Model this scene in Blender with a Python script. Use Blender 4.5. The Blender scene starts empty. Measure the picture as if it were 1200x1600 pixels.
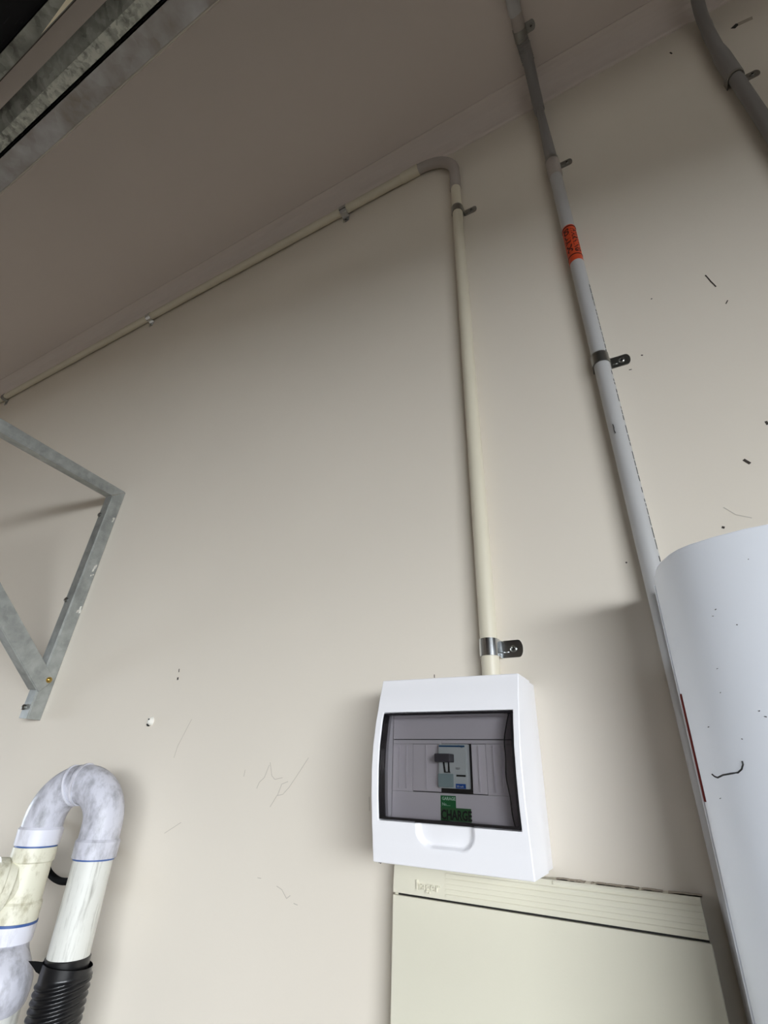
import bpy, bmesh, math, random
from mathutils import Vector, Matrix

random.seed(7)
S = bpy.context.scene
COL = S.collection

# ------------------------------------------------------------------ camera
cam_d = bpy.data.cameras.new('camera')
cam_d.sensor_fit = 'VERTICAL'
cam_d.sensor_height = 32.0
cam_d.lens = 765.13 / 1600 * 32.0
cam_d.clip_start = 0.02
cam_d.clip_end = 200
cam = bpy.data.objects.new('camera', cam_d)
COL.objects.link(cam)
R_ = Vector((0.8795, 0.4747, 0.0334)); D_ = Vector((-0.1989, 0.4304, -0.8805)); F_ = Vector((-0.4323, 0.7678, 0.4729))
F_.normalize(); R_ = (R_ - F_ * R_.dot(F_)).normalized(); U_ = R_.cross(F_)
cam.matrix_world = Matrix(((R_.x, U_.x, -F_.x, 0.0), (R_.y, U_.y, -F_.y, -0.70), (R_.z, U_.z, -F_.z, 1.25), (0, 0, 0, 1)))
S.camera = cam

# ------------------------------------------------------------------ sky, daylight, exposure
W = bpy.data.worlds.new('overcast_sky'); S.world = W; W.use_nodes = True
bg = W.node_tree.nodes['Background']
bg.inputs[0].default_value = (0.90, 0.955, 1.0, 1); bg.inputs[1].default_value = 0.3

# room: x from XL to XR, y from YB (behind the camera) to 0; the garage door opening is in the right wall
XL, XR, YB, ZC = -3.6, 2.6, -8.2, 2.821
OY0, OY1, OZ = -7.6, -1.7, 1.94
pl = bpy.data.lights.new('door_portal', 'AREA'); pl.shape = 'RECTANGLE'; pl.size = OZ; pl.size_y = OY1 - OY0
pl.cycles.is_portal = True
po = bpy.data.objects.new('door_portal', pl); COL.objects.link(po)
po.location = (XR + 0.06, (OY0 + OY1) / 2, OZ / 2); po.rotation_euler = (0, math.radians(90), 0)
# bright daylight scene outside the open garage door, low over the driveway
dl_ = bpy.data.lights.new('daylight_outside', 'AREA'); dl_.shape = 'RECTANGLE'; dl_.size = 3.0; dl_.size_y = 24.0
dl_.energy = 2600; dl_.color = (0.90, 0.95, 1.0)
do_ = bpy.data.objects.new('daylight_outside', dl_); COL.objects.link(do_)
do_.location = (9.0, -13.5, 2.4); do_.rotation_euler = (0, math.radians(90), 0)

# fill lamp added for the heater, shining through an added left wall opening
WY0, WY1, WZA, WZB = -1.05, -0.35, 0.7, 1.35
wl_ = bpy.data.lights.new('left_fill_light', 'AREA'); wl_.shape = 'RECTANGLE'; wl_.size = 0.55; wl_.size_y = 1.3
wl_.energy = 48; wl_.color = (0.80, 0.89, 1.0)
wo_ = bpy.data.objects.new('left_fill_light', wl_); COL.objects.link(wo_)
wo_.location = (XL - 2.5, -1.05, 1.25); wo_.rotation_euler = (0, math.radians(-90), 0)

S.view_settings.view_transform = 'Standard'
S.view_settings.look = 'None'
S.view_settings.gamma = 1
S.view_settings.use_curve_mapping = False
S.view_settings.exposure = 1.3

# ------------------------------------------------------------------ materials
def lin(c):
    return tuple(((v / 255) / 12.92 if v / 255 <= 0.04045 else ((v / 255 + 0.055) / 1.055) ** 2.4) for v in c) + (1,)

def mat(name, rgb, rough=0.5, metal=0.0, spec=0.5, noise=None, bump=None, dirt=None):
    """noise=(scale, amount): tone variation; bump=(scale, strength); dirt=(scale, rgb, lo, hi, stretch)"""
    m = bpy.data.materials.new(name); m.use_nodes = True
    nt = m.node_tree; b = nt.nodes['Principled BSDF']
    base = lin(rgb)
    b.inputs['Base Color'].default_value = base
    b.inputs['Roughness'].default_value = rough
    b.inputs['Metallic'].default_value = metal
    b.inputs['Specular IOR Level'].default_value = spec
    tc = nt.nodes.new('ShaderNodeTexCoord')
    out = None
    if noise:
        n = nt.nodes.new('ShaderNodeTexNoise'); n.inputs['Scale'].default_value = noise[0]; n.inputs['Detail'].default_value = 5
        nt.links.new(tc.outputs['Object'], n.inputs['Vector'])
        r = nt.nodes.new('ShaderNodeMapRange')
        r.inputs['From Min'].default_value = 0.3; r.inputs['From Max'].default_value = 0.7
        r.inputs['To Min'].default_value = 1 - noise[1]; r.inputs['To Max'].default_value = 1 + noise[1]
        nt.links.new(n.outputs['Fac'], r.inputs['Value'])
        mx = nt.nodes.new('ShaderNodeMix'); mx.data_type = 'RGBA'; mx.blend_type = 'MULTIPLY'; mx.inputs['Factor'].default_value = 1
        mx.inputs[6].default_value = base
        nt.links.new(r.outputs[0], mx.inputs[7])
        out = mx.outputs[2]
    if dirt:
        mp = nt.nodes.new('ShaderNodeMapping'); mp.inputs['Scale'].default_value = dirt[4]
        nt.links.new(tc.outputs['Object'], mp.inputs['Vector'])
        n = nt.nodes.new('ShaderNodeTexNoise'); n.inputs['Scale'].default_value = dirt[0]; n.inputs['Detail'].default_value = 7
        n.inputs['Roughness'].default_value = 0.65
        nt.links.new(mp.outputs[0], n.inputs['Vector'])
        r = nt.nodes.new('ShaderNodeMapRange'); r.inputs['From Min'].default_value = dirt[2]; r.inputs['From Max'].default_value = dirt[3]
        nt.links.new(n.outputs['Fac'], r.inputs['Value'])
        mx = nt.nodes.new('ShaderNodeMix'); mx.data_type = 'RGBA'
        mx.inputs[7].default_value = lin(dirt[1])
        if out: nt.links.new(out, mx.inputs[6])
        else: mx.inputs[6].default_value = base
        nt.links.new(r.outputs[0], mx.inputs['Factor'])
        out = mx.outputs[2]
    if out: nt.links.new(out, b.inputs['Base Color'])
    if bump:
        n = nt.nodes.new('ShaderNodeTexNoise'); n.inputs['Scale'].default_value = bump[0]; n.inputs['Detail'].default_value = 4
        nt.links.new(tc.outputs['Object'], n.inputs['Vector'])
        bp = nt.nodes.new('ShaderNodeBump'); bp.inputs['Strength'].default_value = bump[1]; bp.inputs['Distance'].default_value = 0.001
        nt.links.new(n.outputs['Fac'], bp.inputs['Height']); nt.links.new(bp.outputs[0], b.inputs['Normal'])
    return m

def galv(name, lo, hi, scale, rough=0.45, metal=0.6, spangle=0.25):
    m = bpy.data.materials.new(name); m.use_nodes = True
    nt = m.node_tree; b = nt.nodes['Principled BSDF']
    tc = nt.nodes.new('ShaderNodeTexCoord')
    v = nt.nodes.new('ShaderNodeTexVoronoi'); v.inputs['Scale'].default_value = scale
    n = nt.nodes.new('ShaderNodeTexNoise'); n.inputs['Scale'].default_value = scale * 0.35; n.inputs['Detail'].default_value = 6
    n2 = nt.nodes.new('ShaderNodeTexNoise'); n2.inputs['Scale'].default_value = 9; n2.inputs['Detail'].default_value = 3
    for q in (n, n2): nt.links.new(tc.outputs['Object'], q.inputs['Vector'])
    mv = nt.nodes.new('ShaderNodeMix'); mv.data_type = 'VECTOR'; mv.inputs['Factor'].default_value = 0.03
    nt.links.new(tc.outputs['Object'], mv.inputs[4]); nt.links.new(n.outputs['Color'], mv.inputs[5])
    nt.links.new(mv.outputs[1], v.inputs['Vector'])
    sep = nt.nodes.new('ShaderNodeSeparateColor'); nt.links.new(v.outputs['Color'], sep.inputs[0])
    ad = nt.nodes.new('ShaderNodeMath'); ad.operation = 'MULTIPLY_ADD'; ad.inputs[1].default_value = spangle
    nt.links.new(sep.outputs[0], ad.inputs[0]); nt.links.new(n.outputs['Fac'], ad.inputs[2])
    ad2 = nt.nodes.new('ShaderNodeMath'); ad2.operation = 'MULTIPLY_ADD'; ad2.inputs[1].default_value = 0.4
    nt.links.new(n2.outputs['Fac'], ad2.inputs[0]); nt.links.new(ad.outputs[0], ad2.inputs[2])
    r = nt.nodes.new('ShaderNodeValToRGB')
    r.color_ramp.elements[0].position = 0.55; r.color_ramp.elements[0].color = lin(lo)
    r.color_ramp.elements[1].position = 1.0; r.color_ramp.elements[1].color = lin(hi)
    nt.links.new(ad2.outputs[0], r.inputs[0])
    nt.links.new(r.outputs[0], b.inputs['Base Color'])
    b.inputs['Metallic'].default_value = metal; b.inputs['Roughness'].default_value = rough
    return m

def smoke(name, t, gloss=0.06):
    m = bpy.data.materials.new(name); m.use_nodes = True
    nt = m.node_tree; nt.nodes.clear()
    o = nt.nodes.new('ShaderNodeOutputMaterial'); a = nt.nodes.new('ShaderNodeBsdfTransparent'); g = nt.nodes.new('ShaderNodeBsdfGlossy')
    x = nt.nodes.new('ShaderNodeMixShader')
    a.inputs[0].default_value = (t, t * 0.985, t, 1); g.inputs['Roughness'].default_value = 0.08
    f = nt.nodes.new('ShaderNodeFresnel'); f.inputs['IOR'].default_value = 1.45
    nt.links.new(f.outputs[0], x.inputs[0])
    nt.links.new(a.outputs[0], x.inputs[1]); nt.links.new(g.outputs[0], x.inputs[2]); nt.links.new(x.outputs[0], o.inputs[0])
    return m

M = {}
M['wall'] = mat('wall_paint_cream', (229, 221, 208), 0.75, spec=0.2, noise=(1.7, 0.025), bump=(260, 0.06))
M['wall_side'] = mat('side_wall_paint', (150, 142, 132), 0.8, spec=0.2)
M['ceiling'] = mat('ceiling_paint_white', (222, 212, 205), 0.85, spec=0.15, noise=(2.0, 0.02))
M['cornice'] = mat('cornice_plaster', (230, 220, 213), 0.8, spec=0.15)
M['floor'] = mat('garage_concrete', (122, 113, 103), 0.7, noise=(3, 0.12))
M['ground'] = mat('driveway_concrete', (165, 160, 152), 0.8, noise=(1.5, 0.1))
M['white'] = mat('white_abs', (247, 246, 249), 0.32, spec=0.4)
M['white_side'] = mat('white_enamel', (240, 244, 251), 0.48, spec=0.5, bump=(420, 0.05))
M['cream'] = mat('cream_plastic', (224, 220, 202), 0.42, spec=0.4, noise=(8, 0.02), bump=(600, 0.05))
M['cream_pipe'] = mat('cream_conduit_pvc', (221, 214, 194), 0.35, spec=0.45, noise=(12, 0.02))
M['bend_pvc'] = mat('grey_bend_pvc', (176, 168, 162), 0.4, spec=0.4)
M['grey_pipe'] = mat('grey_conduit_pvc', (188, 188, 188), 0.38, spec=0.45, noise=(10, 0.03))
M['grey_dark'] = mat('grey_conduit_dark', (140, 138, 136), 0.5, spec=0.3)
M['zinc'] = mat('bright_zinc', (205, 208, 210), 0.16, metal=1.0)
M['zinc_dull'] = mat('dull_zinc', (150, 150, 146), 0.32, metal=1.0)
M['brass'] = mat('yellow_zinc', (176, 150, 84), 0.3, metal=1.0)
M['dark'] = mat('dark_slot', (24, 22, 20), 0.6)
M['galv'] = galv('galvanised_bracket', (150, 154, 152), (184, 188, 186), 90, 0.5, 0.65, 0.12)
M['galv_track'] = galv('galvanised_track', (100, 102, 96), (184, 186, 176), 130, 0.6, 0.2, 0.30)
M['galv_rust'] = galv('galvanised_angle', (132, 124, 116), (178, 178, 180), 40, 0.6, 0.2, 0.10)
M['galv_dark'] = galv('galvanised_dark', (84, 84, 78), (150, 152, 144), 70, 0.65, 0.2, 0.2)
M['galv_edge'] = mat('galvanised_edge', (176, 170, 158), 0.4, metal=0.4)
M['door_black'] = mat('door_underside_black', (14, 14, 17), 0.7, spec=0.2, dirt=(30, (40, 40, 44), 0.6, 0.8, (1, 12, 1)))
M['sliver'] = mat('cream_lit_sliver', (226, 216, 190), 0.6)  # cream stands for the lit thing in the door-edge gap
M['pvc_new'] = mat('pvc_white', (222, 222, 232), 0.34, dirt=(28, (176, 174, 178), 0.52, 0.72, (1, 1, 0.35)))
M['pvc_bend'] = mat('pvc_weathered_grey', (204, 204, 214), 0.42, dirt=(60, (142, 142, 148), 0.42, 0.72, (1, 1, 0.5)), bump=(140, 0.25))
M['pvc_old'] = mat('pvc_aged_white', (216, 216, 210), 0.42, dirt=(70, (150, 148, 140), 0.50, 0.74, (1.4, 1.4, 0.16)))
M['pvc_cream'] = mat('pvc_aged_cream', (224, 221, 202), 0.4, dirt=(60, (170, 163, 136), 0.50, 0.72, (1, 1, 0.6)))
M['primer'] = mat('blue_primer', (62, 92, 150), 0.5)
M['hose'] = mat('black_corrugated_pe', (20, 20, 22), 0.30, spec=0.5)
M['cable'] = mat('black_cable', (9, 9, 10), 0.85, spec=0.15)
M['smoke'] = smoke('smoked_cover', 0.74)
M['smoke_return'] = smoke('smoked_return', 0.62)
M['smoke_dark'] = mat('smoked_edge', (26, 24, 26), 0.25)
M['panel_in'] = mat('escutcheon_grey', (226, 222, 226), 0.5)
M['breaker'] = mat('breaker_grey', (206, 214, 212), 0.45)
M['breaker_teal'] = mat('breaker_terminal', (150, 172, 172), 0.5)
M['toggle'] = mat('toggle_charcoal', (74, 72, 78), 0.45)
M['blue_strip'] = mat('navy_strip', (30, 84, 128), 0.5)
M['blue'] = mat('blue_label', (24, 84, 168), 0.5)
M['black_print'] = mat('black_print', (20, 20, 20), 0.6)
M['green'] = mat('green_label', (28, 112, 60), 0.5)
M['green_dull'] = mat('green_label_inked', (52, 104, 60), 0.55)
M['label_text'] = mat('label_text_white', (196, 232, 208), 0.5)
M['orange'] = mat('orange_label', (206, 72, 32), 0.5)
M['orange_text'] = mat('label_text_dark', (40, 8, 6), 0.6)
M['red'] = mat('red_orange_sticker', (128, 40, 32), 0.5)
M['scuff'] = mat('dark_scuff', (60, 52, 46), 0.8)
M['crack'] = mat('faint_crack', (196, 188, 176), 0.8)
M['dust'] = mat('brown_dust', (176, 165, 150), 0.9)
M['plaster'] = mat('plaster_blob', (232, 230, 222), 0.8)

# ------------------------------------------------------------------ mesh helpers
class MB:
    def __init__(s): s.v = []; s.f = []; s.sm = []
    def add(s, vs, fs, smooth=False):
        o = len(s.v); s.v += [tuple(v) for v in vs]; s.f += [tuple(i + o for i in f) for f in fs]; s.sm += [smooth] * len(fs); return s
    def box(s, x0, x1, y0, y1, z0, z1):
        vs = [(x, y, z) for x in (x0, x1) for y in (y0, y1) for z in (z0, z1)]
        return s.add(vs, [(0, 1, 3, 2), (4, 6, 7, 5), (0, 4, 5, 1), (2, 3, 7, 6), (0, 2, 6, 4), (1, 5, 7, 3)])
    def prism(s, poly, axis, a0, a1):
        """poly: 2-D points in the two remaining axes (in xyz order), extruded on axis"""
        def p(u, v, a):
            return (a, u, v) if axis == 0 else (u, a, v) if axis == 1 else (u, v, a)
        n = len(poly)
        vs = [p(u, v, a0) for u, v in poly] + [p(u, v, a1) for u, v in poly]
        fs = [tuple(range(n))[::-1], tuple(range(n, 2 * n))] + [(i, (i + 1) % n, n + (i + 1) % n, n + i) for i in range(n)]
        return s.add(vs, fs)
    def tube(s, pts, r, n=24, caps=True, hollow=None):
        pts = [Vector(p) for p in pts]; m = len(pts)
        rs = r if isinstance(r, (list, tuple)) else [r] * m
        t0 = (pts[1] - pts[0]).normalized()
        a = Vector((0, 0, 1)) if abs(t0.z) < 0.9 else Vector((1, 0, 0))
        nrm = (a - t0 * a.dot(t0)).normalized()
        vs = []; tp = t0
        for i, p in enumerate(pts):
            if i == 0: t = t0
            elif i == m - 1: t = (pts[i] - pts[i - 1]).normalized()
            else:
                d1 = (pts[i] - pts[i - 1]); d2 = (pts[i + 1] - pts[i])
                t = ((d1.normalized() if d1.length > 1e-9 else tp) + (d2.normalized() if d2.length > 1e-9 else tp)).normalized()
            nrm = (nrm - t * nrm.dot(t)).normalized(); b = t.cross(nrm); tp = t
            for k in range(n):
                an = 2 * math.pi * k / n
                vs.append(p + (nrm * math.cos(an) + b * math.sin(an)) * rs[i])
        fs = [(i * n + k, i * n + (k + 1) % n, (i + 1) * n + (k + 1) % n, (i + 1) * n + k) for i in range(m - 1) for k in range(n)]
        s.add(vs, fs, True)
        if caps:
            o = len(s.v) - len(vs)
            s.f += [tuple(o + k for k in range(n))[::-1], tuple(o + (m - 1) * n + k for k in range(n))]; s.sm += [False, False]
        return s
    def xform(s, mtx):
        s.v = [tuple(mtx @ Vector(v)) for v in s.v]; return s
    def build(s, name, material, parent=None, sharp=35, bevel=None):
        me = bpy.data.meshes.new(name)
        me.from_pydata(s.v, [], s.f); me.update()
        for i, p in enumerate(me.polygons): p.use_smooth = s.sm[i]
        bm = bmesh.new(); bm.from_mesh(me)
        bmesh.ops.recalc_face_normals(bm, faces=bm.faces)
        lim = math.radians(sharp)
        for e in bm.edges:
            if len(e.link_faces) == 2 and e.calc_face_angle(0) > lim: e.smooth = False
        bm.to_mesh(me); bm.free()
        for mm in (material if isinstance(material, (list, tuple)) else [material]): me.materials.append(mm)
        o = bpy.data.objects.new(name, me); COL.objects.link(o)
        if parent: o.parent = parent
        if bevel:
            md = o.modifiers.new('bevel', 'BEVEL'); md.width = bevel; md.segments = 2; md.limit_method = 'ANGLE'; md.angle_limit = math.radians(40)
        return o

def tag(o, label=None, cat=None, group=None, kind=None):
    if label: o['label'] = label
    if cat: o['category'] = cat
    if group: o['group'] = group
    if kind: o['kind'] = kind
    return o

def empty(name, loc, label, cat, group=None):
    o = bpy.data.objects.new(name, None); COL.objects.link(o); o.location = loc; o.empty_display_size = 0.05
    return tag(o, label, cat, group)

def kid(mb, name, material, root, label=None, **k):
    """mesh given in world coordinates becomes a child of an unrotated empty"""
    L = root_loc(root)
    mb.v = [(v[0] - L.x, v[1] - L.y, v[2] - L.z) for v in mb.v]
    o = mb.build(name, material, root, **k)
    if label: o['label'] = label
    return o

def root_loc(o):
    L = Vector(o.location)
    p = o.parent
    while p: L += Vector(p.location); p = p.parent
    return L

def struct(mb, name, material, **k):
    o = mb.build(name, material, **k); o['kind'] = 'structure'; return o

def text_verts(string, size, depth=0.0002, align='LEFT', sx=1.0, bold=0.0):
    cu = bpy.data.curves.new('t', 'FONT'); cu.body = string; cu.size = size; cu.extrude = depth / 2; cu.align_x = align
    cu.resolution_u = 2; cu.offset = bold
    ob = bpy.data.objects.new('t', cu); COL.objects.link(ob)
    dg = bpy.context.evaluated_depsgraph_get(); dg.update()
    me = bpy.data.meshes.new_from_object(ob.evaluated_get(dg))
    vs = [(v.co.x * sx, v.co.y, v.co.z) for v in me.vertices]; fs = [tuple(p.vertices) for p in me.polygons]
    bpy.data.objects.remove(ob); bpy.data.curves.remove(cu); bpy.data.meshes.remove(me)
    return vs, fs

def wall_text(string, x, y, z, size, depth=0.0002, sx=1.0, bold=0.0):
    vs, fs = text_verts(string, size, depth, sx=sx, bold=bold)
    return MB().add([(x + a, y - c, z + b) for a, b, c in vs], fs)

def arc(cx, cz, r, a0, a1, n, f):
    return [f(cx + r * math.cos(math.radians(a0 + (a1 - a0) * i / n)), cz + r * math.sin(math.radians(a0 + (a1 - a0) * i / n))) for i in range(n + 1)]

def lathe(prof, n=28, cap=True):
    """prof: (radius, z) list about z"""
    mb = MB(); vs = []; m = len(prof)
    for r, z in prof:
        for k in range(n):
            an = 2 * math.pi * k / n; vs.append((r * math.cos(an), r * math.sin(an), z))
    fs = [(i * n + k, i * n + (k + 1) % n, (i + 1) * n + (k + 1) % n, (i + 1) * n + k) for i in range(m - 1) for k in range(n)]
    mb.add(vs, fs, True)
    if cap:
        mb.f += [tuple(range(n))[::-1], tuple((m - 1) * n + k for k in range(n))]; mb.sm += [False, False]
    return mb

def move(mb, x, y, z): 
    mb.v = [(a + x, b + y, c + z) for a, b, c in mb.v]; return mb

# ------------------------------------------------------------------ the room
wall = struct(MB().box(XL, XR + 0.12, 0, 0.1, 0, ZC + 0.1), 'wall_back', M['wall'])
struct(MB().box(XL - 0.1, XL, YB - 0.1, WY0, 0, ZC + 0.1).box(XL - 0.1, XL, WY1, 0, 0, ZC + 0.1).box(XL - 0.1, XL, WY0, WY1, 0, WZA).box(XL - 0.1, XL, WY0, WY1, WZB, ZC + 0.1), 'wall_left', M['wall_side'])  # low opening in this unseen wall is added for the fill lamp
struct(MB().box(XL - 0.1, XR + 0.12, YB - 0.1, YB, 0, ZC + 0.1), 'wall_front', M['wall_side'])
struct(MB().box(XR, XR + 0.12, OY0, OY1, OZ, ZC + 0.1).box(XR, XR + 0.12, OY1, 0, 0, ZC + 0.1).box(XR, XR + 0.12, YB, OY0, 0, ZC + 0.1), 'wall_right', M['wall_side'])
struct(MB().box(XL, XR, YB, 0, ZC, ZC + 0.1), 'ceiling', M['ceiling'])
struct(MB().box(XL, XR + 0.12, YB, 0, -0.1, 0), 'floor', M['floor'])
struct(MB().box(XR + 0.12, 40, -40, 20, -0.12, -0.02), 'ground', M['ground'])
prof = [(0, 2.764), (-0.003, 2.764)]
for i in range(9):
    a = math.radians(90 * i / 8)
    # concave cove: centre near the room-side lower corner
    prof.append((-0.056 + 0.050 * math.cos(a) - 0.0, 2.768 + 0.050 * math.sin(a)))
prof += [(-0.0575, 2.818), (-0.0575, ZC), (0, ZC)]
struct(MB().prism(prof, 0, XL, XR), 'trim_1', M['cornice'], sharp=25)

# marks on the wall: thin ribbons and specks of dirt
def ribbon(pts, w, y=-0.0003):
    mb = MB()
    for (x0, z0), (x1, z1) in zip(pts, pts[1:]):
        d = Vector((x1 - x0, z1 - z0)); n = Vector((-d.y, d.x)).normalized() * w / 2
        mb.prism([(x0 + n.x, z0 + n.y), (x1 + n.x, z1 + n.y), (x1 - n.x, z1 - n.y), (x0 - n.x, z0 - n.y)], 1, y, 0.0002)
    return mb
for pts, w in ([[(0.1936, 1.9898), (0.195, 1.983), (0.197, 1.972), (0.199, 1.964), (0.2005, 1.957)], 0.0018], [[(0.1535, 1.637), (0.1588, 1.629)], 0.0036],
               [[(0.192, 1.688), (0.1925, 1.682)], 0.003], [[(0.1062, 1.546), (0.109, 1.5445)], 0.003], [[(0.0740, 1.865), (0.0765, 1.8635)], 0.002],
               [[(0.052, 1.8425), (0.056, 1.8418)], 0.0014], [[(-0.0122, 1.5172), (-0.0112, 1.5155)], 0.002], [[(0.2925, 2.690), (0.2945, 2.680)], 0.003],
               [[(0.1118, 1.9795), (0.1128, 1.978)], 0.002], [[(0.2034, 1.915), (0.2074, 1.921)], 0.0016], [[(-0.8533, 1.4085), (-0.8523, 1.4035)], 0.004],
               [[(-0.855, 1.425), (-0.854, 1.4185)], 0.002], [[(-0.384, 1.152), (-0.380, 1.147), (-0.377, 1.149)], 0.003],
               [[(-0.2975, 1.3843), (-0.2975, 1.3795)], 0.0012]):
    ribbon(pts, w).build('scuff_mark', M['scuff'], wall)
for pts in ([(-0.589, 1.262), (-0.582, 1.243), (-0.575, 1.238), (-0.560, 1.241)], [(-0.590, 1.258), (-0.597, 1.240), (-0.606, 1.233), (-0.610, 1.224)],
            [(-0.513, 1.270), (-0.528, 1.250), (-0.545, 1.228), (-0.556, 1.218), (-0.567, 1.216), (-0.578, 1.200)], [(-0.566, 1.216), (-0.560, 1.232), (-0.548, 1.236)],
            [(-0.548, 1.104), (-0.538, 1.101), (-0.528, 1.092), (-0.522, 1.096)], [(-0.515, 1.088), (-0.508, 1.087)], [(-0.585, 1.110), (-0.578, 1.110)],
            [(-0.640, 1.250), (-0.641, 1.240)], [(0.115, 1.573), (0.125, 1.560), (0.140, 1.552)], [(-0.4005, 1.222), (-0.399, 1.205)], [(-0.79, 1.33), (-0.812, 1.285), (-0.816, 1.265)], [(-0.765, 1.168), (-0.80, 1.150)]):
    ribbon(pts, 0.0009).build('hairline_crack', M['crack'], wall)
# broken anchor hole with a dark mouth, high on the right, and a blob of filler low on the left
ribbon([(0.404, 2.662), (0.410, 2.654)], 0.014).build('anchor_hole', M['dark'], wall)
ribbon([(0.412, 2.659), (0.436, 2.655)], 0.012, -0.0004).build('dirt_smear', M['dust'], wall)
bm_ = lathe([(0.0065, 0), (0.006, 0.004), (0.0042, 0.0075), (0.001, 0.009)], 14)
bm_.xform(Matrix.Translation((-0.9005, 0.0005, 1.3279)) @ Matrix.Rotation(math.radians(90), 4, 'X') @ Matrix.Diagonal((1, 1.25, 1, 1)))
blob = bm_.build('filler_blob', M['plaster'], wall)
ribbon([(-0.9072, 1.3222), (-0.9035, 1.3195)], 0.0022, -0.005).build('blob_pit', M['dark'], blob)
ribbon([(-0.900, 1.3312), (-0.8985, 1.3302)], 0.0022, -0.0095).build('blob_pit', M['dark'], blob)

# ------------------------------------------------------------------ saddles
def saddle(name_mat, mtx, label, r=0.0125, h=0.022, tab=0.030, group='one-sided conduit saddles'):
    root = bpy.data.objects.new('conduit_saddle', None); COL.objects.link(root); root.empty_display_size = 0.03
    root.matrix_world = mtx
    tag(root, label, 'saddle', group)
    yc = -(r + 0.002); t = 0.0013; ro = r + t + 0.0003; ri = r + 0.0003
    outer = [(-ro, 0.0)]; inner = [(-ri, 0.0)]
    for i in range(17):
        a = math.radians(180 + 180 * i / 16)
        outer.append((ro * math.cos(a), yc + ro * math.sin(a))); inner.append((ri * math.cos(a), yc + ri * math.sin(a)))
    outer += [(ro, -t - 0.002), (ro + 0.0014, -t)]
    inner += [(ri, -0.0016), (ri + 0.0010, 0.0)]
    x1 = ro + tab
    hw = h / 2
    mb = MB(); n = len(outer)
    vs = [(x, y, z) for z in (-hw, hw) for x, y in outer] + [(x, y, z) for z in (-hw, hw) for x, y in inner]
    fs = []
    for i in range(n - 1):
        fs += [(i, i + 1, n + i + 1, n + i), (2 * n + i, 3 * n + i, 3 * n + i + 1, 2 * n + i + 1), (i, 2 * n + i, 2 * n + i + 1, i + 1), (n + i, n + i + 1, 3 * n + i + 1, 3 * n + i)]
    fs += [(0, n, 3 * n, 2 * n)]
    mb.add(vs, fs, True)
    # tab with a rounded end, a pressed rib and a countersunk screw
    poly = [(ro + 0.0012, -hw), (x1 - 0.006, -hw)]
    for i in range(9):
        a = math.radians(-90 + 180 * i / 8)
        poly.append((x1 - 0.006 + 0.006 * math.cos(a), hw * math.sin(a)))
    poly += [(ro + 0.0012, hw)]
    mb.prism(poly, 1, -t, 0.0)
    mb.build('strap', name_mat, root, sharp=50)
    xs = ro + tab * 0.56
    rib = MB().tube([(ro + 0.003, -t, -hw * 0.35), (xs - 0.006, -t, -hw * 0.35)], 0.0011, 8)
    rib.build('pressed_rib', name_mat, root)
    sc = lathe([(0.0052, 0), (0.0048, 0.0012), (0.0034, 0.0022), (0.0016, 0.0018), (0.0006, 0.0010)], 16)
    sc.xform(Matrix.Translation((xs, -t, 0)) @ Matrix.Rotation(math.radians(90), 4, 'X'))
    so = sc.build('screw', M['zinc_dull'], root)
    MB().box(xs - 0.0024, xs + 0.0024, -t - 0.0024, -t - 0.0016, -0.0006, 0.0006).box(xs - 0.0006, xs + 0.0006, -t - 0.0024, -t - 0.0016, -0.0024, 0.0024).build('screw_slot', M['dark'], so)
    return root

def at_wall(x, z): return Matrix.Translation((x, 0, z))
def at_wall_h(x, z): return Matrix(((0, 0, 1, x), (0, 1, 0, 0), (-1, 0, 0, z), (0, 0, 0, 1)))
def at_ceiling(x, y): return Matrix(((1, 0, 0, x), (0, 0, -1, y), (0, 1, 0, ZC), (0, 0, 0, 1)))

# ------------------------------------------------------------------ cream conduit
CY = -0.0145
def cx_at(z): return -0.2065 + (z - 1.378) / (2.645 - 1.378) * (-0.2138 + 0.2065)
cc = empty('cream_conduit', (-0.2065, 0, 1.366), 'cream PVC conduit rising from the white switchboard and turning left along the cornice', 'conduit')
kid(MB().tube([(cx_at(1.366), CY, 1.366), (cx_at(2.0), CY, 2.0), (cx_at(2.60), CY, 2.60)], 0.0125, 32), 'upright_pipe', M['cream_pipe'], cc)
bx = cx_at(2.62)
bend = [(bx, CY, 2.56), (bx, CY, 2.60)] + arc(bx - 0.105, 2.640, 0.105, 0, 90, 16, lambda u, v: (u, CY, v)) + [(-0.330, CY, 2.745), (-0.35, CY, 2.745)]
kid(MB().tube(bend, [0.0138, 0.0138] + [0.0132] * (len(bend) - 2), 32), 'bend', M['bend_pvc'], cc, 'grey PVC bend')
kid(MB().tube([(-0.316, CY, 2.745), (-0.366, CY, 2.745), (-0.370, CY, 2.745)], [0.0146, 0.0146, 0.0128], 32), 'coupling', M['cream_pipe'], cc)
kid(MB().tube([(-0.345, CY, 2.745), (-1.5, CY, 2.748), (-3.6, CY, 2.745)], 0.0125, 28), 'ceiling_run', M['cream_pipe'], cc)
saddle(M['zinc'], at_wall(cx_at(1.4127), 1.4127), 'shiny zinc saddle on the cream conduit just above the white switchboard', h=0.024)
saddle(M['zinc_dull'], at_wall(cx_at(2.466), 2.466), 'dull zinc saddle on the cream upright just below its top bend')
saddle(M['zinc'], at_wall_h(-0.563, 2.745), 'bright zinc saddle on the cornice conduit, nearest to the bend', tab=0.024)
saddle(M['zinc'], at_wall_h(-1.435, 2.748), 'zinc saddle midway along the cornice conduit', tab=0.024)
saddle(M['zinc_dull'], at_wall_h(-2.44, 2.746), 'zinc saddle at the far left end of the cornice conduit', tab=0.024)

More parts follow.
